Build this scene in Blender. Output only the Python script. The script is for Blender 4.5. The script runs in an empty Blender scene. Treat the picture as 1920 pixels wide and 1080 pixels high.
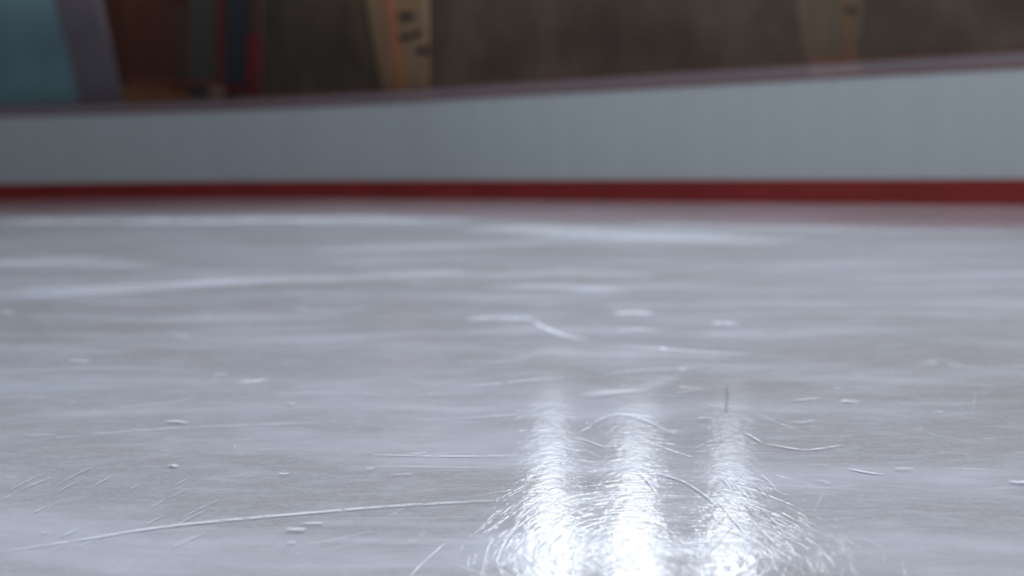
import bpy, bmesh, math, random
from mathutils import Vector, Matrix
random.seed(4)

# ------------------------------------------------------------------ camera
F_PX = 1600.0
PITCH, ROLL, CAM_H = math.radians(8.65), math.radians(-0.92), 0.434
cp, sp = math.cos(PITCH), math.sin(PITCH)
R0, U0, FW = Vector((1, 0, 0)), Vector((0, sp, cp)), Vector((0, cp, -sp))
c_, s_ = math.cos(ROLL), math.sin(ROLL)
RT, UP = c_ * R0 + s_ * U0, -s_ * R0 + c_ * U0
CAM = Vector((0, 0, CAM_H))
cd = bpy.data.cameras.new('camera')
cam = bpy.data.objects.new('camera', cd)
bpy.context.scene.collection.objects.link(cam)
m = Matrix.Identity(4)
for i in range(3):
    m[i][0], m[i][1], m[i][2], m[i][3] = RT[i], UP[i], -FW[i], CAM[i]
cam.matrix_world = m
cd.sensor_width = 36.0
cd.lens = F_PX / 1920 * 36.0
cd.clip_start = 0.02
cd.dof.use_dof = True
cd.dof.focus_distance = 1.14
cd.dof.aperture_fstop = 1.6
bpy.context.scene.camera = cam

# ------------------------------------------------------------------ view, world, big lights
sc = bpy.context.scene
sc.view_settings.view_transform = 'Standard'
sc.view_settings.look = 'None'
sc.view_settings.gamma = 1
sc.view_settings.use_curve_mapping = False
sc.view_settings.exposure = 0.1
w = bpy.data.worlds.new('World'); sc.world = w; w.use_nodes = True
bg = w.node_tree.nodes['Background']
bg.inputs[0].default_value = (0.62, 0.68, 0.82, 1)
bg.inputs[1].default_value = 0.085


def area(name, loc, size, energy, col, target=None):
    l = bpy.data.lights.new(name, 'AREA'); l.shape = 'RECTANGLE'
    l.size, l.size_y = size; l.energy = energy; l.color = col
    o = bpy.data.objects.new(name, l); sc.collection.objects.link(o)
    o.location = loc
    if target is not None:
        o.rotation_euler = (Vector(target) - Vector(loc)).to_track_quat('-Z', 'Y').to_euler()
    return o


# hanging arena lamps over the ice, plus an added far fill light (out of the frame)
area('arena_lamp_overhead', (0.5, 2.0, 8.2), (5, 5), 262, (0.93, 0.95, 1.0))
area('added_far_fill', (1.0, 6.0, 8.8), (5, 3), 215, (0.93, 0.95, 1.0))  # fill light added to brighten the far ice near the boards
area('arena_lamp_rear', (3.0, -3.5, 8.0), (5, 4), 150, (0.93, 0.95, 1.0), (3.5, 5, 0.6))
area('arena_lamp_side', (7.0, -1.0, 6.0), (3, 3), 165, (0.93, 0.96, 1.0), (4.5, 6.5, 0.5))

C = sc.collection


# ------------------------------------------------------------------ helpers
def ray(px, py):
    return (px - 960) / F_PX * RT - (py - 540) / F_PX * UP + FW


def ground(px, py, z=0.0):
    d = ray(px, py); t = (z - CAM_H) / d.z
    return CAM + d * t


def mat(name):
    M = bpy.data.materials.new(name); M.use_nodes = True
    nt = M.node_tree; b = nt.nodes['Principled BSDF']
    return M, nt, b


def N(nt, typ, **kw):
    n = nt.nodes.new(typ)
    for k, v in kw.items():
        if k in n.inputs.keys():
            n.inputs[k].default_value = v
        else:
            setattr(n, k, v)
    return n


def math_n(nt, op, a, b=None, clamp=False):
    n = nt.nodes.new('ShaderNodeMath'); n.operation = op; n.use_clamp = clamp
    for i, v in enumerate((a, b)):
        if v is None: continue
        if isinstance(v, (int, float)): n.inputs[i].default_value = v
        else: nt.links.new(v, n.inputs[i])
    return n.outputs[0]


def ramp(nt, sock, a, b, lo=0.0, hi=1.0, smooth=True):
    n = nt.nodes.new('ShaderNodeMapRange')
    n.interpolation_type = 'SMOOTHSTEP' if smooth else 'LINEAR'
    nt.links.new(sock, n.inputs[0])
    n.inputs[1].default_value = a; n.inputs[2].default_value = b
    n.inputs[3].default_value = lo; n.inputs[4].default_value = hi
    return n.outputs[0]


def mixc(nt, fac, a, b):
    n = nt.nodes.new('ShaderNodeMix'); n.data_type = 'RGBA'
    for i, v in ((0, fac), (6, a), (7, b)):
        if isinstance(v, (int, float)): n.inputs[i].default_value = v
        elif isinstance(v, tuple): n.inputs[i].default_value = v + (1,) if len(v) == 3 else v
        else: nt.links.new(v, n.inputs[i])
    return n.outputs[2]


def coords(nt, scale=(1, 1, 1), rot=0.0, loc=(0, 0, 0), warp=None, vec=None):
    """object coordinates, rotated first, then stretched"""
    if vec is None:
        vec = nt.nodes.new('ShaderNodeTexCoord').outputs['Object']
    if warp:
        nz = N(nt, 'ShaderNodeTexNoise'); nz.inputs['Scale'].default_value = warp[0]; nz.inputs['Detail'].default_value = 1
        nt.links.new(vec, nz.inputs['Vector'])
        sb = nt.nodes.new('ShaderNodeVectorMath'); sb.operation = 'SUBTRACT'; sb.inputs[1].default_value = (.5, .5, .5)
        nt.links.new(nz.outputs['Color'], sb.inputs[0])
        ms = nt.nodes.new('ShaderNodeVectorMath'); ms.operation = 'SCALE'; ms.inputs['Scale'].default_value = warp[1]
        nt.links.new(sb.outputs[0], ms.inputs[0])
        ad = nt.nodes.new('ShaderNodeVectorMath'); ad.operation = 'ADD'
        nt.links.new(vec, ad.inputs[0]); nt.links.new(ms.outputs[0], ad.inputs[1]); vec = ad.outputs[0]
    m1 = nt.nodes.new('ShaderNodeMapping'); m1.inputs['Rotation'].default_value = (0, 0, rot)
    m1.inputs['Location'].default_value = loc
    nt.links.new(vec, m1.inputs[0])
    m2 = nt.nodes.new('ShaderNodeMapping'); m2.inputs['Scale'].default_value = scale
    nt.links.new(m1.outputs[0], m2.inputs[0])
    return m2.outputs[0]


def noise(nt, vec, scale=1.0, detail=2.0, rough=0.5):
    n = nt.nodes.new('ShaderNodeTexNoise')
    n.inputs['Scale'].default_value = scale; n.inputs['Detail'].default_value = detail
    n.inputs['Roughness'].default_value = rough
    nt.links.new(vec, n.inputs['Vector'])
    return n.outputs['Fac']


def simple(name, col, rough=0.6, var=0.0, stretch=(3, 3, 3), spec=0.5):
    M, nt, b = mat(name)
    b.inputs['Roughness'].default_value = rough
    b.inputs['Specular IOR Level'].default_value = spec
    if var:
        f = ramp(nt, noise(nt, coords(nt, stretch), 1, 4), 0.3, 0.7)
        lo = tuple(c * (1 - var) for c in col); hi = tuple(min(1, c * (1 + var)) for c in col)
        nt.links.new(mixc(nt, f, lo, hi), b.inputs['Base Color'])
    else:
        b.inputs['Base Color'].default_value = col + (1,)
    return M


def link(name, verts, faces, material, parent=None, smooth=False, uvs=None, mats=None, fmat=None):
    me = bpy.data.meshes.new(name); me.from_pydata([tuple(v) for v in verts], [], faces); me.update()
    if smooth:
        for p in me.polygons: p.use_smooth = True
    o = bpy.data.objects.new(name, me); C.objects.link(o)
    for mm in (mats or [material]): me.materials.append(mm)
    if fmat:
        for p, k in zip(me.polygons, fmat): p.material_index = k
    if uvs:
        l = me.uv_layers.new(name='UVMap')
        for p in me.polygons:
            for li, vi in zip(p.loop_indices, p.vertices): l.data[li].uv = uvs[vi]
    if parent: o.parent = parent
    return o


def empty(name, label, cat, loc=(0, 0, 0), rz=0.0, group=None):
    o = bpy.data.objects.new(name, None); C.objects.link(o)
    o.location = loc; o.rotation_euler = (0, 0, rz)
    o['label'] = label; o['category'] = cat
    if group: o['group'] = group
    return o


def structure(o, label=None):
    o['kind'] = 'structure'
    if label: o['label'] = label
    return o


def prism(poly_lo, poly_hi, z0, z1):
    """loft between two polygons given as (x, y) lists"""
    n = len(poly_lo)
    v = [(x, y, z0) for x, y in poly_lo] + [(x, y, z1) for x, y in poly_hi]
    f = [tuple(range(n - 1, -1, -1)), tuple(range(n, 2 * n))]
    f += [(i, (i + 1) % n, n + (i + 1) % n, n + i) for i in range(n)]
    return v, f


def box(x0, x1, y0, y1, z0, z1):
    p = [(x0, y0), (x1, y0), (x1, y1), (x0, y1)]
    return prism(p, p, z0, z1)


def join(parts):
    V, Fc = [], []
    for v, f in parts:
        k = len(V); V += list(v); Fc += [tuple(i + k for i in q) for q in f]
    return V, Fc


def bevel(o, w=0.01, seg=2):
    b = o.modifiers.new('bevel', 'BEVEL'); b.width = w; b.segments = seg; b.limit_method = 'ANGLE'
    return o


# ------------------------------------------------------------------ materials
def ice_material():
    M, nt, b = mat('scuffed_rink_ice')
    tc = nt.nodes.new('ShaderNodeTexCoord').outputs['Object']
    # broad cloudy patches in the sheet
    big = noise(nt, coords(nt, (0.55, 1.1, 1), 0.15, (3.1, 1.4, 0), vec=tc), 1, 3, 0.55)
    big = ramp(nt, big, 0.36, 0.66)
    mid = noise(nt, coords(nt, (1.2, 5.0, 1), 0.08, (0.4, 2.2, 0), (0.6, 0.5), vec=tc), 1, 5, 0.62)
    mid = ramp(nt, mid, 0.42, 0.70)
    fine = noise(nt, coords(nt, (7, 26, 1), -0.05, (0, 0, 0), (1.4, 0.12), vec=tc), 1, 5, 0.7)
    fine = ramp(nt, fine, 0.46, 0.74)
    # skate scratches: very stretched noise in several directions, bent by a slow warp
    sc_sum = None
    for k, (rot, sx, sy, lo, hi, off, wp) in enumerate([
            (0.10, 1.6, 95, 0.665, 0.73, 2.0, (0.7, 0.55)), (-0.22, 2.4, 120, 0.67, 0.74, 7.0, (0.9, 0.5)),
            (0.95, 5.0, 150, 0.68, 0.75, 11.0, (1.3, 0.35)), (-1.05, 5.5, 170, 0.675, 0.75, 17.0, (1.1, 0.4)),
            (0.45, 4.0, 160, 0.685, 0.75, 23.0, (1.0, 0.5))]):
        s = ramp(nt, noise(nt, coords(nt, (sx, sy, 1), rot, (off, -off, 0), wp, vec=tc), 1, 1.5, 0.5), lo, hi)
        sc_sum = s if sc_sum is None else math_n(nt, 'MAXIMUM', sc_sum, s)
    msk = ramp(nt, noise(nt, coords(nt, (1.3, 2.2, 1), 0.3, (5, 9, 0), vec=tc), 1, 3, 0.6), 0.42, 0.68)
    scr = math_n(nt, 'MULTIPLY', sc_sum, msk)
    # snow crumbs
    vo = nt.nodes.new('ShaderNodeTexVoronoi'); vo.inputs['Scale'].default_value = 9
    nt.links.new(coords(nt, (1, 1.5, 1), 0, (0, 0, 0), (6, 0.1), vec=tc), vo.inputs['Vector'])
    crumb = ramp(nt, vo.outputs['Distance'], 0.10, 0.03)
    crumb = math_n(nt, 'MULTIPLY', crumb, ramp(nt, noise(nt, coords(nt, (2, 2, 1), 0, (8, 3, 0), vec=tc), 1, 2), 0.5, 0.62))
    col = mixc(nt, big, (0.355, 0.352, 0.358), (0.405, 0.415, 0.460))
    col = mixc(nt, math_n(nt, 'MULTIPLY', mid, 0.74), col, (0.56, 0.59, 0.68))
    col = mixc(nt, math_n(nt, 'MULTIPLY', fine, 0.36), col, (0.62, 0.65, 0.75))
    spk = ramp(nt, noise(nt, coords(nt, (95, 130, 1), 0.2, (0, 0, 0), (20, 0.01), vec=tc), 1, 3, 0.7), 0.35, 0.72)
    col = mixc(nt, math_n(nt, 'MULTIPLY', spk, 0.22), col, (0.62, 0.64, 0.72))
    spk2 = ramp(nt, noise(nt, coords(nt, (16, 60, 1), 0.05, (4, 1, 0), (4, 0.06), vec=tc), 1, 4, 0.7), 0.44, 0.72)
    col = mixc(nt, math_n(nt, 'MULTIPLY', spk2, 0.26), col, (0.64, 0.67, 0.75))
    col = mixc(nt, math_n(nt, 'MULTIPLY', scr, 0.5), col, (0.74, 0.78, 0.88))
    col = mixc(nt, math_n(nt, 'MULTIPLY', crumb, 0.5), col, (0.80, 0.84, 0.92))
    nt.links.new(col, b.inputs['Base Color'])
    b.inputs['IOR'].default_value = 1.31
    # the band beside the boards is smoother, wetter ice than the skated middle
    sp_ = nt.nodes.new('ShaderNodeSeparateXYZ'); nt.links.new(tc, sp_.inputs[0])
    near = math_n(nt, 'ADD', sp_.outputs[1], math_n(nt, 'MULTIPLY', sp_.outputs[0], 0.36))
    worn = ramp(nt, near, 6.6, 3.0, 0.0, 1.0)
    rg = math_n(nt, 'ADD', 0.06, math_n(nt, 'MULTIPLY', worn, 0.015))
    rg = math_n(nt, 'ADD', rg, math_n(nt, 'MULTIPLY', math_n(nt, 'MULTIPLY', mid, worn), 0.10))
    rg = math_n(nt, 'ADD', rg, math_n(nt, 'MULTIPLY', scr, 0.10))
    nt.links.new(rg, b.inputs['Roughness'])
    # relief: fine pebble, little melted cells, circular skate cuts
    peb = noise(nt, coords(nt, (80, 100, 1), 0.3, (0, 0, 0), (9, 0.03), vec=tc), 1, 4, 0.62)
    cells = nt.nodes.new('ShaderNodeTexVoronoi'); cells.feature = 'SMOOTH_F1'; cells.inputs['Scale'].default_value = 62
    nt.links.new(coords(nt, (1, 1.3, 1), -0.8, (0, 0, 0), (14, 0.05), vec=tc), cells.inputs['Vector'])
    wv = nt.nodes.new('ShaderNodeSeparateXYZ')
    nt.links.new(coords(nt, (1, 1, 1), 0, (-0.17, -0.88, 0), (3.0, 0.12), vec=tc), wv.inputs[0])
    r2 = math_n(nt, 'ADD', math_n(nt, 'MULTIPLY', wv.outputs[0], wv.outputs[0]), math_n(nt, 'MULTIPLY', wv.outputs[1], wv.outputs[1]))
    rr = math_n(nt, 'SQRT', r2)
    an = math_n(nt, 'ARCTAN2', wv.outputs[0], wv.outputs[1])
    cb = nt.nodes.new('ShaderNodeCombineXYZ')
    nt.links.new(math_n(nt, 'MULTIPLY', rr, 150.0), cb.inputs[0]); nt.links.new(math_n(nt, 'MULTIPLY', an, 3.2), cb.inputs[1])
    st = ramp(nt, noise(nt, cb.outputs[0], 1, 3, 0.6), 0.50, 0.68)
    st = math_n(nt, 'MULTIPLY', st, ramp(nt, rr, 0.36, 0.14))
    und = noise(nt, coords(nt, (5, 11, 1), 0.1, (0, 0, 0), vec=tc), 1, 2)
    h = math_n(nt, 'ADD', math_n(nt, 'MULTIPLY', peb, 0.36), math_n(nt, 'MULTIPLY', cells.outputs['Distance'], 0.2))
    h = math_n(nt, 'ADD', h, math_n(nt, 'MULTIPLY', st, 0.19))
    h = math_n(nt, 'ADD', h, math_n(nt, 'MULTIPLY', scr, -0.4))
    h = math_n(nt, 'MULTIPLY', h, math_n(nt, 'ADD', math_n(nt, 'MULTIPLY', worn, 0.93), 0.07))
    h = math_n(nt, 'ADD', h, math_n(nt, 'MULTIPLY', und, 0.5))
    bp = nt.nodes.new('ShaderNodeBump'); bp.inputs['Strength'].default_value = 1.0
    bp.inputs['Distance'].default_value = 0.0009
    nt.links.new(h, bp.inputs['Height']); nt.links.new(bp.outputs[0], b.inputs['Normal'])
    return M


def snow_mark(name, strength, col=(0.80, 0.84, 0.93), nscale=(30, 60, 1), lo=0.35, hi=0.62):
    M, nt, b = mat(name)
    b.inputs['Base Color'].default_value = col + (1,)
    b.inputs['Roughness'].default_value = 0.6
    uv = nt.nodes.new('ShaderNodeUVMap').outputs[0]
    sx = nt.nodes.new('ShaderNodeSeparateXYZ'); nt.links.new(uv, sx.inputs[0])

    def hump(s, p):
        a = math_n(nt, 'ABSOLUTE', math_n(nt, 'SUBTRACT', math_n(nt, 'MULTIPLY', s, 2.0), 1.0))
        return math_n(nt, 'SUBTRACT', 1.0, math_n(nt, 'POWER', a, p), True)
    al = math_n(nt, 'MULTIPLY', hump(sx.outputs[0], 4), hump(sx.outputs[1], 1.6))
    nz = ramp(nt, noise(nt, coords(nt, nscale), 1, 4, 0.65), lo, hi)
    al = math_n(nt, 'MULTIPLY', al, nz)
    al = math_n(nt, 'MULTIPLY', al, strength)
    nt.links.new(al, b.inputs['Alpha'])
    return M


def wood(name, c0, c1, sx=18, rough=0.7):
    M, nt, b = mat(name)
    f = ramp(nt, noise(nt, coords(nt, (sx, sx, 0.8)), 1, 4, 0.6), 0.3, 0.7)
    nt.links.new(mixc(nt, f, c0, c1), b.inputs['Base Color'])
    b.inputs['Roughness'].default_value = rough
    b.inputs['Specular IOR Level'].default_value = 0.3
    return M


ICE = ice_material()
BOARD = simple('white_board_plastic', (0.385, 0.43, 0.45), 0.5, 0.02, (5, 5, 0.5), 0.5)
KICK = simple('red_kick_plate', (0.20, 0.019, 0.018), 0.45, 0.10, (2, 2, 2), 0.35)
TRIM = simple('red_cap_trim', (0.17, 0.060, 0.065), 0.5, 0.0, spec=0.3)
BROWN_TRIM = simple('brown_gasket', (0.10, 0.030, 0.018), 0.6, 0.0, spec=0.2)
CONCRETE = simple('hall_floor_concrete', (0.16, 0.15, 0.15), 0.8, 0.2, (1, 1, 1))
DARK = simple('dark_steel', (0.022, 0.020, 0.024), 0.5)
WALLM = wood('dark_brown_wall_boarding', (0.074, 0.053, 0.041), (0.136, 0.102, 0.078), 1.1, 0.8)
POSTW = wood('tan_timber', (0.27, 0.165, 0.095), (0.34, 0.21, 0.125), 10, 0.65)
POSTO = wood('orange_timber', (0.42, 0.165, 0.085), (0.50, 0.20, 0.10), 10, 0.6)
TEAL = simple('teal_painted_sheet', (0.21, 0.335, 0.385), 0.6, 0.12, (0.8, 0.8, 0.8), 0.3)
LAV = simple('lavender_grey_edge', (0.19, 0.155, 0.185), 0.6, 0.08)
MAROON = wood('red_brown_wood', (0.090, 0.030, 0.018), (0.135, 0.048, 0.028), 3, 0.7)
RUST = wood('orange_brown_wood', (0.26, 0.105, 0.045), (0.33, 0.14, 0.06), 3, 0.7)
REDP = simple('dark_red_paint', (0.165, 0.014, 0.016), 0.5, 0.1)
TAN = simple('tan_card', (0.30, 0.16, 0.11), 0.7)
CEILM = simple('grey_ceiling', (0.25, 0.25, 0.26), 0.8)


def lip_material():
    M, nt, b = mat('frosted_glass_strip')
    nt.nodes.remove(b); out = nt.nodes['Material Output']
    d = N(nt, 'ShaderNodeBsdfPrincipled'); d.inputs['Base Color'].default_value = (0.30, 0.27, 0.29, 1)
    d.inputs['Roughness'].default_value = 0.35
    t = nt.nodes.new('ShaderNodeBsdfTransparent'); t.inputs[0].default_value = (0.95, 0.93, 0.96, 1)
    mx = nt.nodes.new('ShaderNodeMixShader'); mx.inputs[0].default_value = 0.45
    nt.links.new(t.outputs[0], mx.inputs[1]); nt.links.new(d.outputs[0], mx.inputs[2])
    nt.links.new(mx.outputs[0], out.inputs[0])
    return M


def clear_material():
    M, nt, b = mat('clear_safety_glass')
    nt.nodes.remove(b); out = nt.nodes['Material Output']
    g = nt.nodes.new('ShaderNodeBsdfGlossy'); g.inputs['Roughness'].default_value = 0.05
    t = nt.nodes.new('ShaderNodeBsdfTransparent'); t.inputs[0].default_value = (0.97, 0.98, 0.98, 1)
    fr = nt.nodes.new('ShaderNodeFresnel'); fr.inputs[0].default_value = 1.2
    mx = nt.nodes.new('ShaderNodeMixShader')
    nt.links.new(fr.outputs[0], mx.inputs[0])
    nt.links.new(t.outputs[0], mx.inputs[1]); nt.links.new(g.outputs[0], mx.inputs[2])
    nt.links.new(mx.outputs[0], out.inputs[0])
    return M


def emit(name, col, s):
    M, nt, b = mat(name)
    b.inputs['Base Color'].default_value = (0.8, 0.8, 0.8, 1)
    b.inputs['Emission Color'].default_value = col + (1,)
    b.inputs['Emission Strength'].default_value = s
    return M


LIP, CLEAR = lip_material(), clear_material()
DAY = emit('daylit_frosted_pane', (0.84, 0.91, 1.0), 48.0)
DAY_MID = emit('graded_pane_mid', (0.84, 0.91, 1.0), 8.0)  # middle pane dimmed so the reflected streak weakens towards the boards
DAY_LOW = emit('graded_pane_low', (0.84, 0.91, 1.0), 3.2)  # lowest pane dimmed further for the faint far end of the streak

# ------------------------------------------------------------------ board line (plan, metres), smoothed
CTRL = [(-13.5, 9.6), (-11.0, 10.6), (-8.8, 11.05), (-6.66, 11.2), (-4.84, 11.0), (-3.38, 10.62), (-1.58, 9.85),
        (-0.92, 9.45), (0.23, 8.78), (1.245, 8.24), (2.24, 7.69), (3.12, 7.24), (4.055, 6.76), (6.0, 5.74), (9.0, 4.15), (12.0, 2.5)]


def catmull(P, n=10):
    out = []
    for i in range(len(P) - 1):
        p0 = P[max(i - 1, 0)]; p1 = P[i]; p2 = P[i + 1]; p3 = P[min(i + 2, len(P) - 1)]
        for k in range(n):
            t = k / n
            out.append(tuple(0.5 * (2 * p1[a] + (p2[a] - p0[a]) * t + (2 * p0[a] - 5 * p1[a] + 4 * p2[a] - p3[a]) * t * t
                                    + (3 * p1[a] - p0[a] - 3 * p2[a] + p3[a]) * t ** 3) for a in (0, 1)))
    out.append(P[-1])
    return out


def smooth_line(L, it=60):
    for _ in range(it):
        L = [L[0]] + [tuple((L[i - 1][a] + 2 * L[i][a] + L[i + 1][a]) / 4 for a in (0, 1)) for i in range(1, len(L) - 1)] + [L[-1]]
    return L


LINE = smooth_line(catmull(CTRL))


def offset(L, d):
    """d > 0: away from the ice"""
    out = []
    for i, p in enumerate(L):
        a = L[max(i - 1, 0)]; b = L[min(i + 1, len(L) - 1)]
        tx, ty = b[0] - a[0], b[1] - a[1]; l = math.hypot(tx, ty)
        out.append((p[0] - ty / l * d, p[1] + tx / l * d))
    return out


def strip(profile):
    """sweep a closed (offset, z) profile along the board line"""
    rows = [[(x, y, z) for x, y in offset(LINE, d)] for d, z in profile]
    n, k = len(LINE), len(profile)
    V = [v for r in rows for v in r]; Fc = []
    for j in range(k):
        for i in range(n - 1):
            a, b = j * n, ((j + 1) % k) * n
            Fc.append((a + i, a + i + 1, b + i + 1, b + i))
    Fc.append(tuple(j * n for j in range(k))); Fc.append(tuple(j * n + n - 1 for j in reversed(range(k))))
    return V, Fc


def rect(d0, d1, z0, z1, r=0.0):
    if r <= 0: return [(d0, z0), (d1, z0), (d1, z1), (d0, z1)]
    pts = []
    for cx, cz, a0 in ((d0 + r, z0 + r, 180), (d1 - r, z0 + r, 270), (d1 - r, z1 - r, 0), (d0 + r, z1 - r, 90)):
        for q in (0, 30, 60, 90):
            a = math.radians(a0 + q); pts.append((cx + r * math.cos(a), cz + r * math.sin(a)))
    return pts


# ------------------------------------------------------------------ the setting
ice_poly = [(x, y) for x, y in LINE] + [(12, -14), (-13.5, -14)]
ice = link('ice_surface', [(x, y, 0) for x, y in ice_poly], [tuple(range(len(ice_poly)))], ICE)
structure(ice, 'scuffed pale lavender grey rink ice')
v, f = box(-30, 30, -18, 30, -0.35, -0.06)
structure(link('floor', v, f, CONCRETE))
v, f = box(-30, 30, -18, 30, 11.0, 11.2)
structure(link('ceiling', v, f, CEILM))

# back wall: a straight wall behind the stand, three tall daylit windows high up in it
WO = Vector((0, 11.9, 0)); WA = math.atan(-0.42)
wx = Vector((math.cos(WA), math.sin(WA), 0)); wn = Vector((-math.sin(WA), math.cos(WA), 0))


def wall_u(px, py=560):
    """where the vertical plane through this column of the view meets the back wall"""
    d = ray(px, py); t = (WO - CAM).dot(wn) / d.dot(wn)
    return (CAM + d * t - WO).dot(wx)


wins = []
for px, wd, z0, z1 in ((1034, 0.50, 3.25, 8.6), (1190, 0.58, 3.25, 8.9), (1366, 0.44, 3.25, 7.6)):
    u = wall_u(px, 960); wins.append((u - wd / 2, u + wd / 2, z0, z1))
parts = []
ua = -16.0
for (u0, u1, z0, z1) in wins:
    parts.append(box(ua, u0, 0, 0.25, 0, 11)); parts.append(box(u0, u1, 0, 0.25, 0, z0)); parts.append(box(u0, u1, 0, 0.25, z1, 11)); ua = u1
parts.append(box(ua, 14, 0, 0.25, 0, 11))
v, f = join(parts)
wb = structure(link('wall_back', v, f, WALLM)); wb.location = WO + Vector((0, 0, -0.06)); wb.rotation_euler = (0, 0, WA)
for k, (u0, u1, z0, z1) in enumerate(wins):
    t = 0.05
    v, f = join([box(u0, u0 + t, 0.02, 0.14, z0, z1), box(u1 - t, u1, 0.02, 0.14, z0, z1),
                 box(u0 + t, u1 - t, 0.02, 0.14, z0, z0 + t), box(u0 + t, u1 - t, 0.02, 0.14, z1 - t, z1)])
    fr = structure(link('window_%d' % (k + 1), v, f, DARK)); fr.location = wb.location; fr.rotation_euler = wb.rotation_euler
    for za, zb, mm in ((z0 + t, 4.15, DAY_LOW), (4.15, 5.2, DAY_MID), (5.2, z1 - t, DAY)):
        v, f = box(u0 + t, u1 - t, 0.07, 0.09, za, zb - 0.03)
        link('window_pane', v, f, mm, fr)

# ------------------------------------------------------------------ rink boards and glass
boards = empty('rink_boards', 'long curved white rink barrier with a dark red kick plate along the ice', 'rink barrier')
H, HK = 1.075, 0.207
v, f = strip(rect(0.004, 0.10, HK - 0.01, H - 0.012)); link('board_panel', v, f, BOARD, boards)
v, f = strip(rect(-0.008, 0.10, -0.05, HK, 0.006)); link('kick_plate', v, f, KICK, boards)['label'] = 'dark red kick plate'
v, f = strip(rect(-0.006, 0.12, H - 0.012, H + 0.014, 0.005)); link('cap_trim', v, f, TRIM, boards)['label'] = 'thin red cap trim'
glass = empty('rink_glass', 'clear safety glass with frosted grey lower strip above the white barrier', 'safety glass')
v, f = strip(rect(0.045, 0.057, H + 0.014, H + 0.120)); link('frosted_strip', v, f, LIP, glass)['label'] = 'frosted grey lower strip'
v, f = strip(rect(0.040, 0.062, H + 0.120, H + 0.140)); link('gasket', v, f, BROWN_TRIM, glass)['label'] = 'thin red-brown gasket line'
v, f = strip(rect(0.045, 0.057, H + 0.140, 2.9)); link('glass_pane', v, f, CLEAR, glass)


# ------------------------------------------------------------------ things behind the glass
def plane_pt(px, py, back):
    """point seen at this column on a vertical sheet `back` metres behind the board line"""
    L = offset(LINE, back)
    d = ray(px, py)
    for i in range(len(L) - 1):
        ax, ay = L[i]; bx, by = L[i + 1]
        den = d.x * (by - ay) - d.y * (bx - ax)
        if abs(den) < 1e-9: continue
        t = (ax * (by - ay) - ay * (bx - ax)) / den
        s = (d.x * t - ax) / (bx - ax) if abs(bx - ax) > 1e-9 else -1
        if t > 0 and -1e-6 <= s <= 1 + 1e-6:
            return CAM + d * t
    raise ValueError((px, py))


def standing(name, label, cat, px0, px1, back, group=None):
    """an Empty on the floor whose x axis runs from column px0 to column px1 (read at row 190)"""
    a = plane_pt(px0, 190, back); b = plane_pt(px1, 190, back)
    rz = math.atan2(b.y - a.y, b.x - a.x)
    return empty(name, label, cat, (a.x, a.y, -0.06), rz, group), rz


def local(o, rz, px, py):
    """(x, z) in the frame of a standing thing for a view position on its front plane"""
    n = Vector((-math.sin(rz), math.cos(rz), 0)); ax = Vector((math.cos(rz), math.sin(rz), 0))
    d = ray(px, py); t = (Vector(o.location) - CAM).dot(n) / d.dot(n)
    p = CAM + d * t - Vector(o.location)
    return p.dot(ax), p.z


def slab(o, rz, pts, y0, y1):
    """solid of thickness y0..y1 with a front outline through the given view positions"""
    q = [local(o, rz, *p) for p in pts]
    n = len(q)
    V = [(x, y0, z) for x, z in q] + [(x, y1, z) for x, z in q]
    Fc = [tuple(range(n)), tuple(range(2 * n - 1, n - 1, -1))] + [(i, i + n, (i + 1) % n + n, (i + 1) % n) for i in range(n)]
    return V, Fc


def to_floor(o, rz, xb0, xb1, xt0, xt1, yb=190, yt=22):
    """outline running on straight down to the floor and up past the frame, edges through (xb,yb)-(xt,yt)"""
    out = []
    for xb, xt in ((xb0, xt0), (xb1, xt1)):
        x1, z1 = local(o, rz, xb, yb); x2, z2 = local(o, rz, xt, yt)
        out.append((x1, z1, (x2 - x1) / (z2 - z1)))
    return out


def leaning_solid(o, rz, xb0, xb1, xt0, xt1, y0, y1, ztop, zbot=0.0, flare=True):
    E = to_floor(o, rz, xb0, xb1, xt0, xt1)
    (xa, za, ka), (xb, zb, kb) = E
    def at(z):
        zz = max(z, za) if not flare else z
        return xa + ka * (zz - za), xb + kb * (zz - zb)
    lv = [zbot, za, ztop]
    rows = []
    for z in lv:
        l, r = at(z) if z >= za else at(za)
        rows.append((l, r, z))
    V, Fc = [], []
    for l, r, z in rows: V += [(l, y0, z), (r, y0, z), (r, y1, z), (l, y1, z)]
    for k in range(len(rows) - 1):
        a, b = 4 * k, 4 * k + 4
        Fc += [(a + i, a + (i + 1) % 4, b + (i + 1) % 4, b + i) for i in range(4)]
    Fc += [(3, 2, 1, 0), tuple(range(len(V) - 4, len(V)))]
    return V, Fc


# two flared timber posts
p1, rz = standing('timber_post', 'tan timber post widening upwards with dark marks, left one behind the barrier', 'post', 722, 798, 0.45, 'timber posts behind the glass')
v, f = leaning_solid(p1, rz, 720, 799, 689, 799, 0, 0.06, 3.6); bevel(link('post_body', v, f, POSTW, p1), 0.012)
v, f = leaning_solid(p1, rz, 746, 765, 724, 742, -0.02, 0.01, 3.55); bevel(link('edge_strip', v, f, POSTO, p1), 0.008)['label'] = 'orange edge strip'
v, f = leaning_solid(p1, rz, 682, 712, 652, 684, 0.10, 0.16, 3.5); link('rear_brace', v, f, wood('dim_timber', (0.115, 0.08, 0.05), (0.14, 0.10, 0.065)), p1)['label'] = 'dim brown brace behind'
for q in ([(746, 64), (766, 66), (790, 55), (791, 63), (768, 74), (748, 75)], [(779, 92), (790, 89), (806, 90), (806, 100), (788, 101), (780, 97)],
          [(745, 28), (772, 22), (778, 34), (752, 38)]):
    v, f = slab(p1, rz, q, -0.015, 0.006); link('dark_fitting', v, f, DARK, p1)['label'] = 'dark metal fitting'
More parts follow.
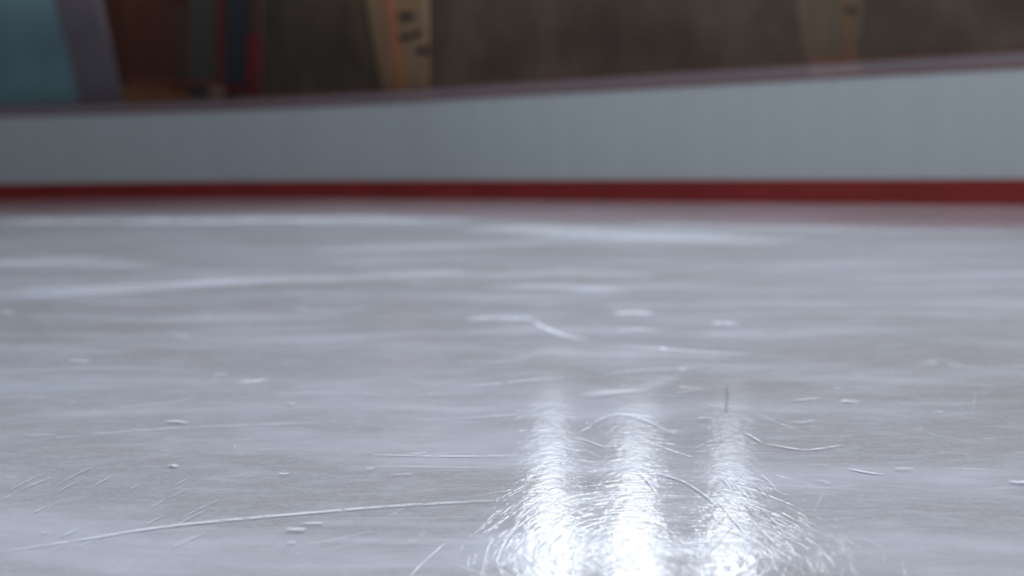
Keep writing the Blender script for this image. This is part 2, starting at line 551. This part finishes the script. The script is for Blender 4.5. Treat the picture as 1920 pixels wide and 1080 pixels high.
v, f = slab(p1, rz, [(722, 189), (799, 188), (799, 174), (720, 177)], -0.03, 0.005); bevel(link('hazed_patch', v, f, TAN, p1), 0.006)['label'] = 'paler patch, post tone washed out by the strip'  # pale look of the post through the glass strip, painted as a patch

p2, rz = standing('timber_post', 'dull brown timber post with a rusty orange foot, right one behind the barrier', 'post', 1520, 1613, 0.45, 'timber posts behind the glass')
DULLW = wood('dull_timber', (0.145, 0.105, 0.070), (0.19, 0.135, 0.09), 10)
v, f = leaning_solid(p2, rz, 1518, 1613, 1497, 1619, 0, 0.22, 3.6); bevel(link('post_body', v, f, DULLW, p2), 0.012)
v, f = leaning_solid(p2, rz, 1586, 1603, 1578, 1600, -0.015, 0.01, 3.55); link('edge_strip', v, f, wood('warm_timber', (0.20, 0.115, 0.065), (0.23, 0.135, 0.08)), p2)['label'] = 'orange-brown edge strip'
v, f = slab(p2, rz, [(1520, 126), (1614, 120), (1614, 108), (1522, 113)], -0.03, 0.005); bevel(link('foot_band', v, f, simple('rusty_orange', (0.36, 0.11, 0.055), 0.6), p2), 0.005)['label'] = 'rusty orange band'
v, f = slab(p2, rz, [(1521, 143), (1613, 138), (1613, 123), (1520, 128)], -0.035, 0.005); bevel(link('hazed_patch', v, f, simple('pale_tan', (0.62, 0.40, 0.30), 0.7), p2), 0.006)['label'] = 'pale tan patch, post tone washed out by the strip'  # haze of the glass strip put into the colour at the post's base
v, f = slab(p2, rz, [(1583, 24), (1606, 23), (1606, 14), (1583, 14)], -0.02, 0.005); link('dark_fitting', v, f, DARK, p2)

# teal sheet with a broad lavender-grey side at the left
t, rz = standing('leaning_panel', 'large teal panel with slanted grey-lavender edge at the far left', 'panel', -60, 224, 0.5)
v, f = leaning_solid(t, rz, -420, 150, -420, 108, 0, 0.10, 3.4); link('panel_face', v, f, TEAL, t)
v, f = leaning_solid(t, rz, 150, 224, 108, 188, -0.015, 0.13, 3.4); bevel(link('side_edge', v, f, LAV, t), 0.01)['label'] = 'grey-lavender side edge'

# red-brown cabinet beside it
cb, rz = standing('wooden_cabinet', 'dark red-brown wooden cabinet between the teal panel and the red-posted rack', 'cabinet', 226, 350, 1.0)
v, f = leaning_solid(cb, rz, 215, 350, 180, 350, 0.03, 0.5, 3.2); bevel(link('cabinet_body', v, f, MAROON, cb), 0.01)
v, f = slab(cb, rz, [(229, 209), (350, 206), (350, 168), (222, 160)], -0.01, 0.035); bevel(link('lower_front', v, f, RUST, cb), 0.008)['label'] = 'orange-brown lower front'
v, f = slab(cb, rz, [(236, 160), (350, 160), (350, 151), (234, 151)], -0.02, 0.035); link('rail', v, f, simple('dull_red_wood', (0.24, 0.070, 0.050), 0.6), cb)['label'] = 'dull red rail'
v, f = slab(cb, rz, [(330, 160), (350, 160), (350, 10), (328, 10)], 0.0, 0.035); link('corner_stile', v, f, wood('olive_brown_wood', (0.09, 0.055, 0.035), (0.11, 0.07, 0.045)), cb)['label'] = 'olive-brown corner stile'

# rack of dark panels between dark red posts
rk, rz = standing('equipment_rack', 'tall dark rack with two dark red posts beside the wooden cabinet', 'rack', 352, 488, 0.5)
v, f = leaning_solid(rk, rz, 352, 402, 352, 400, 0.03, 0.30, 3.3); link('back_panel', v, f, simple('charcoal_sheet', (0.070, 0.064, 0.056), 0.6), rk)
v, f = leaning_solid(rk, rz, 422, 459, 420, 462, 0.03, 0.30, 3.3); link('back_panel', v, f, simple('blue_black_sheet', (0.028, 0.032, 0.038), 0.6), rk)
v, f = leaning_solid(rk, rz, 402, 422, 402, 418, 0.0, 0.30, 3.3); bevel(link('post', v, f, simple('dull_red_paint', (0.115, 0.026, 0.026), 0.5), rk), 0.01)
v, f = leaning_solid(rk, rz, 459, 488, 464, 488, 0.0, 0.05, 3.3); bevel(link('post', v, f, simple('dark_maroon_paint', (0.075, 0.030, 0.030), 0.5), rk), 0.01)
v, f = slab(rk, rz, [(460, 203), (488, 202), (488, 62), (466, 66)], -0.02, 0.004); bevel(link('post_sleeve', v, f, REDP, rk), 0.004)['label'] = 'dark red sleeve'
v, f = slab(rk, rz, [(352, 157), (402, 160), (402, 152), (352, 149)], -0.015, 0.035); link('crossbar', v, f, simple('brown_red_paint', (0.22, 0.065, 0.05), 0.5), rk)
v, f = slab(rk, rz, [(414, 172), (462, 174), (462, 162), (414, 160)], -0.02, 0.035); link('crossbar', v, f, REDP, rk)
zs = local(rk, rz, 400, 200)[1] + 0.005; xs0 = local(rk, rz, 352, 199)[0]; xs1 = local(rk, rz, 488, 199)[0]
v, f = box(xs0, xs1, -0.16, 0.03, zs - 0.05, zs - 0.02); link('shelf', v, f, DARK, rk)
bx, rz = standing('tan_box', 'small tan box standing in front of the left red post', 'box', 388, 416, 0.36)
v, f = slab(bx, rz, [(352, 199), (416, 197), (416, 190), (352, 192)], 0.0, 0.06)
v1, f1 = slab(bx, rz, [(390, 192), (416, 191), (414, 160), (394, 160)], 0.0, 0.10)
link('box_body', *join([(v, f), (v1, f1)]), TAN, bx)
bg_, rz = standing('black_bag', 'small black bag between the two dark red posts', 'bag', 424, 456, 0.31)
v, f = slab(bg_, rz, [(424, 200), (455, 200), (458, 185), (452, 176), (430, 175), (423, 184)], 0.0, 0.10); bevel(link('bag_body', v, f, DARK, bg_), 0.02, 3)

# ------------------------------------------------------------------ snow and skate marks lying on the ice
MARKS = []   # (points in view, width in metres, material index)
M_BROAD, M_LINE, M_BRIGHT, M_DARK, M_HAZE, M_SNOW = range(6)
def mk(pts, wd, mi): MARKS.append((pts, wd, mi))
# broad frosty bands
mk([(-80, 556), (120, 550), (300, 541), (470, 528), (640, 520), (880, 512)], 0.22, M_BROAD)
mk([(-60, 545), (200, 538), (420, 528), (560, 522)], 0.14, M_BROAD)
mk([(340, 526), (520, 521), (640, 518)], 0.16, M_BROAD)
mk([(-80, 492), (140, 494), (300, 500)], 0.25, M_BROAD)
mk([(-80, 416), (200, 414), (420, 413), (600, 412), (900, 417)], 0.9, M_SNOW)
mk([(880, 424), (1060, 432), (1290, 444), (1500, 452)], 0.8, M_BROAD)
mk([(1150, 420), (1450, 428), (1900, 436)], 0.3, M_BROAD)
mk([(880, 518), (1060, 512), (1240, 516)], 0.25, M_HAZE)
mk([(560, 470), (800, 462), (1000, 455), (1280, 447)], 0.40, M_HAZE)
mk([(980, 440), (1150, 443), (1290, 449)], 0.30, M_BROAD)
mk([(640, 520), (820, 512), (900, 514)], 0.10, M_BROAD)
mk([(540, 578), (620, 583), (690, 575)], 0.05, M_LINE)
mk([(560, 560), (640, 566), (700, 562)], 0.05, M_LINE)
mk([(900, 540), (1050, 538), (1180, 545)], 0.12, M_BROAD)
mk([(-40, 700), (90, 694), (220, 690), (420, 698)], 0.06, M_HAZE)
mk([(-60, 790), (100, 780), (300, 768), (520, 765), (760, 762)], 0.10, M_HAZE)
mk([(0, 835), (150, 818), (300, 806), (480, 798), (720, 792)], 0.018, M_LINE)
mk([(40, 818), (110, 816)], 0.02, M_LINE)
mk([(190, 768), (320, 756), (380, 742)], 0.02, M_LINE)
mk([(-20, 1040), (140, 1016), (320, 988), (540, 967), (760, 949), (965, 939)], 0.011, M_BRIGHT)
mk([(560, 985), (700, 985), (960, 990)], 0.03, M_HAZE)
mk([(690, 854), (830, 857), (975, 856)], 0.007, M_BRIGHT)
mk([(640, 876), (800, 877), (960, 880)], 0.006, M_LINE)
mk([(600, 1016), (740, 1018), (980, 1022)], 0.022, M_HAZE)
mk([(480, 740), (640, 738), (760, 745), (900, 735)], 0.012, M_LINE)
mk([(760, 790), (880, 785), (1000, 776)], 0.016, M_LINE)
mk([(700, 760), (860, 772), (960, 766)], 0.05, M_HAZE)
mk([(740, 700), (790, 722), (830, 728)], 0.007, M_LINE)
mk([(800, 726), (860, 705), (910, 680)], 0.007, M_LINE)
mk([(445, 718), (480, 716), (505, 712)], 0.03, M_BRIGHT)
mk([(445, 850), (442, 835), (470, 824), (520, 826)], 0.006, M_LINE)
mk([(480, 846), (548, 842)], 0.006, M_LINE)
mk([(690, 668), (760, 672), (830, 668)], 0.02, M_LINE)
mk([(870, 600), (930, 597), (1015, 600)], 0.05, M_BRIGHT)
mk([(1000, 604), (1035, 622), (1075, 634), (1110, 636)], 0.035, M_BRIGHT)
mk([(860, 622), (960, 628), (1050, 630)], 0.02, M_LINE)
mk([(1070, 545), (1150, 552)], 0.05, M_LINE)
mk([(1150, 590), (1190, 587), (1225, 591)], 0.07, M_BRIGHT)
mk([(1150, 620), (1190, 618), (1230, 622)], 0.025, M_BRIGHT)
mk([(1160, 650), (1240, 656), (1330, 662), (1415, 666)], 0.022, M_BRIGHT)
mk([(1160, 668), (1200, 665)], 0.02, M_LINE)
mk([(1235, 652), (1255, 660)], 0.03, M_BRIGHT)
mk([(1330, 610), (1355, 607), (1382, 611)], 0.045, M_BRIGHT)
mk([(1300, 634), (1360, 629), (1445, 632)], 0.035, M_LINE)
mk([(1270, 694), (1288, 695)], 0.018, M_BRIGHT)
mk([(860, 728), (960, 718), (1055, 709)], 0.012, M_BRIGHT)
mk([(1120, 703), (1180, 698), (1250, 694), (1320, 688), (1350, 680)], 0.014, M_LINE)
mk([(1080, 745), (1140, 738), (1210, 728), (1270, 705)], 0.05, M_BROAD)
mk([(1362, 722), (1363, 745), (1361, 776)], 0.006, M_DARK)  # short dark line on the ice
mk([(1436, 834), (1500, 845), (1540, 843), (1582, 836)], 0.008, M_BRIGHT)
mk([(1588, 880), (1620, 887), (1658, 892)], 0.008, M_BRIGHT)
mk([(1485, 753), (1540, 748)], 0.010, M_BRIGHT)
mk([(1578, 752), (1612, 756)], 0.012, M_BRIGHT)
mk([(1560, 730), (1580, 731)], 0.02, M_LINE)
mk([(1735, 690), (1765, 678), (1800, 690)], 0.05, M_LINE)
mk([(1660, 690), (1760, 689), (1860, 694)], 0.014, M_LINE)
mk([(1525, 900), (1540, 905), (1560, 910)], 0.016, M_LINE)
mk([(1780, 880), (1850, 882)], 0.01, M_LINE)
# curved cuts through the reflections
mk([(1128, 892), (1150, 882), (1190, 876), (1235, 890), (1280, 905), (1320, 930), (1350, 955)], 0.005, M_BRIGHT)
mk([(1190, 880), (1215, 905), (1235, 935)], 0.005, M_BRIGHT)
mk([(1080, 822), (1110, 832), (1135, 842)], 0.005, M_BRIGHT)
mk([(1110, 795), (1160, 778), (1210, 790), (1245, 808)], 0.008, M_BRIGHT)
mk([(1395, 812), (1412, 822), (1430, 834)], 0.006, M_BRIGHT)
mk([(1300, 845), (1340, 828), (1375, 830)], 0.007, M_LINE)
for k in range(16):   # fan of short cuts right of the third reflection
    x = random.uniform(1330, 1440); y = random.uniform(880, 1020); l = random.uniform(14, 42)
    mk([(x, y), (x + l * .55, y + l * .5), (x + l * .95, y + l * 1.05)], random.uniform(0.0015, 0.0035), M_BRIGHT)
for k in range(22):   # hatch of short cuts low at the left
    x = random.uniform(0, 360); y = random.uniform(900, 1040); l = random.uniform(25, 80)
    mk([(x, y), (x + l * .5, y - l * .27), (x + l, y - l * .5)], random.uniform(0.003, 0.007), M_LINE)
for k in range(46):   # scattered flecks of snow
    x = random.uniform(0, 1920); y = random.uniform(560, 1050); s = (y - 300) / 760
    l = random.uniform(6, 26)
    mk([(x - l, y), (x, y + random.uniform(-3, 3)), (x + l, y + random.uniform(-4, 4))], random.uniform(0.003, 0.008) * (1.0 + 900 / (y - 380)) * 0.6, random.choice((M_LINE, M_LINE, M_BRIGHT)))
V, Fc, UV, FM = [], [], [], []
for j, (pts, wd, mi) in enumerate(MARKS):
    P = catmull([tuple(ground(*p))[:2] for p in pts], 6)
    z = 0.0012 + 0.00002 * j
    tot = [0.0]
    for i in range(1, len(P)): tot.append(tot[-1] + math.dist(P[i], P[i - 1]))
    k0 = len(V)
    for i, p in enumerate(P):
        a = P[max(i - 1, 0)]; b = P[min(i + 1, len(P) - 1)]
        tx, ty = b[0] - a[0], b[1] - a[1]; l = math.hypot(tx, ty) or 1
        for s, vv in ((-0.5, 0.0), (0.5, 1.0)):
            V.append((p[0] - ty / l * wd * s, p[1] + tx / l * wd * s, z)); UV.append((tot[i] / tot[-1], vv))
    for i in range(len(P) - 1):
        Fc.append((k0 + 2 * i, k0 + 2 * i + 2, k0 + 2 * i + 3, k0 + 2 * i + 1)); FM.append(mi)
mats = [snow_mark('frost_band', 0.55, nscale=(1.2, 16, 1)), snow_mark('scratch_snow', 0.42, nscale=(25, 60, 1)),
        snow_mark('bright_scratch_snow', 0.75, (0.86, 0.90, 0.98), (40, 80, 1), 0.3, 0.55),
        snow_mark('dark_line', 0.7, (0.12, 0.12, 0.15)), snow_mark('frost_haze', 0.25, nscale=(2, 14, 1), lo=.25),
        snow_mark('snow_edge', 0.6, nscale=(2.2, 3.5, 1), lo=.33, hi=.6)]
mo = link('skate_marks', V, Fc, None, uvs=UV, mats=mats, fmat=FM)
mo['kind'] = 'stuff'; mo['category'] = 'skate marks'
mo['label'] = 'white snowy skate scratches and frost streaks scattered over the ice'
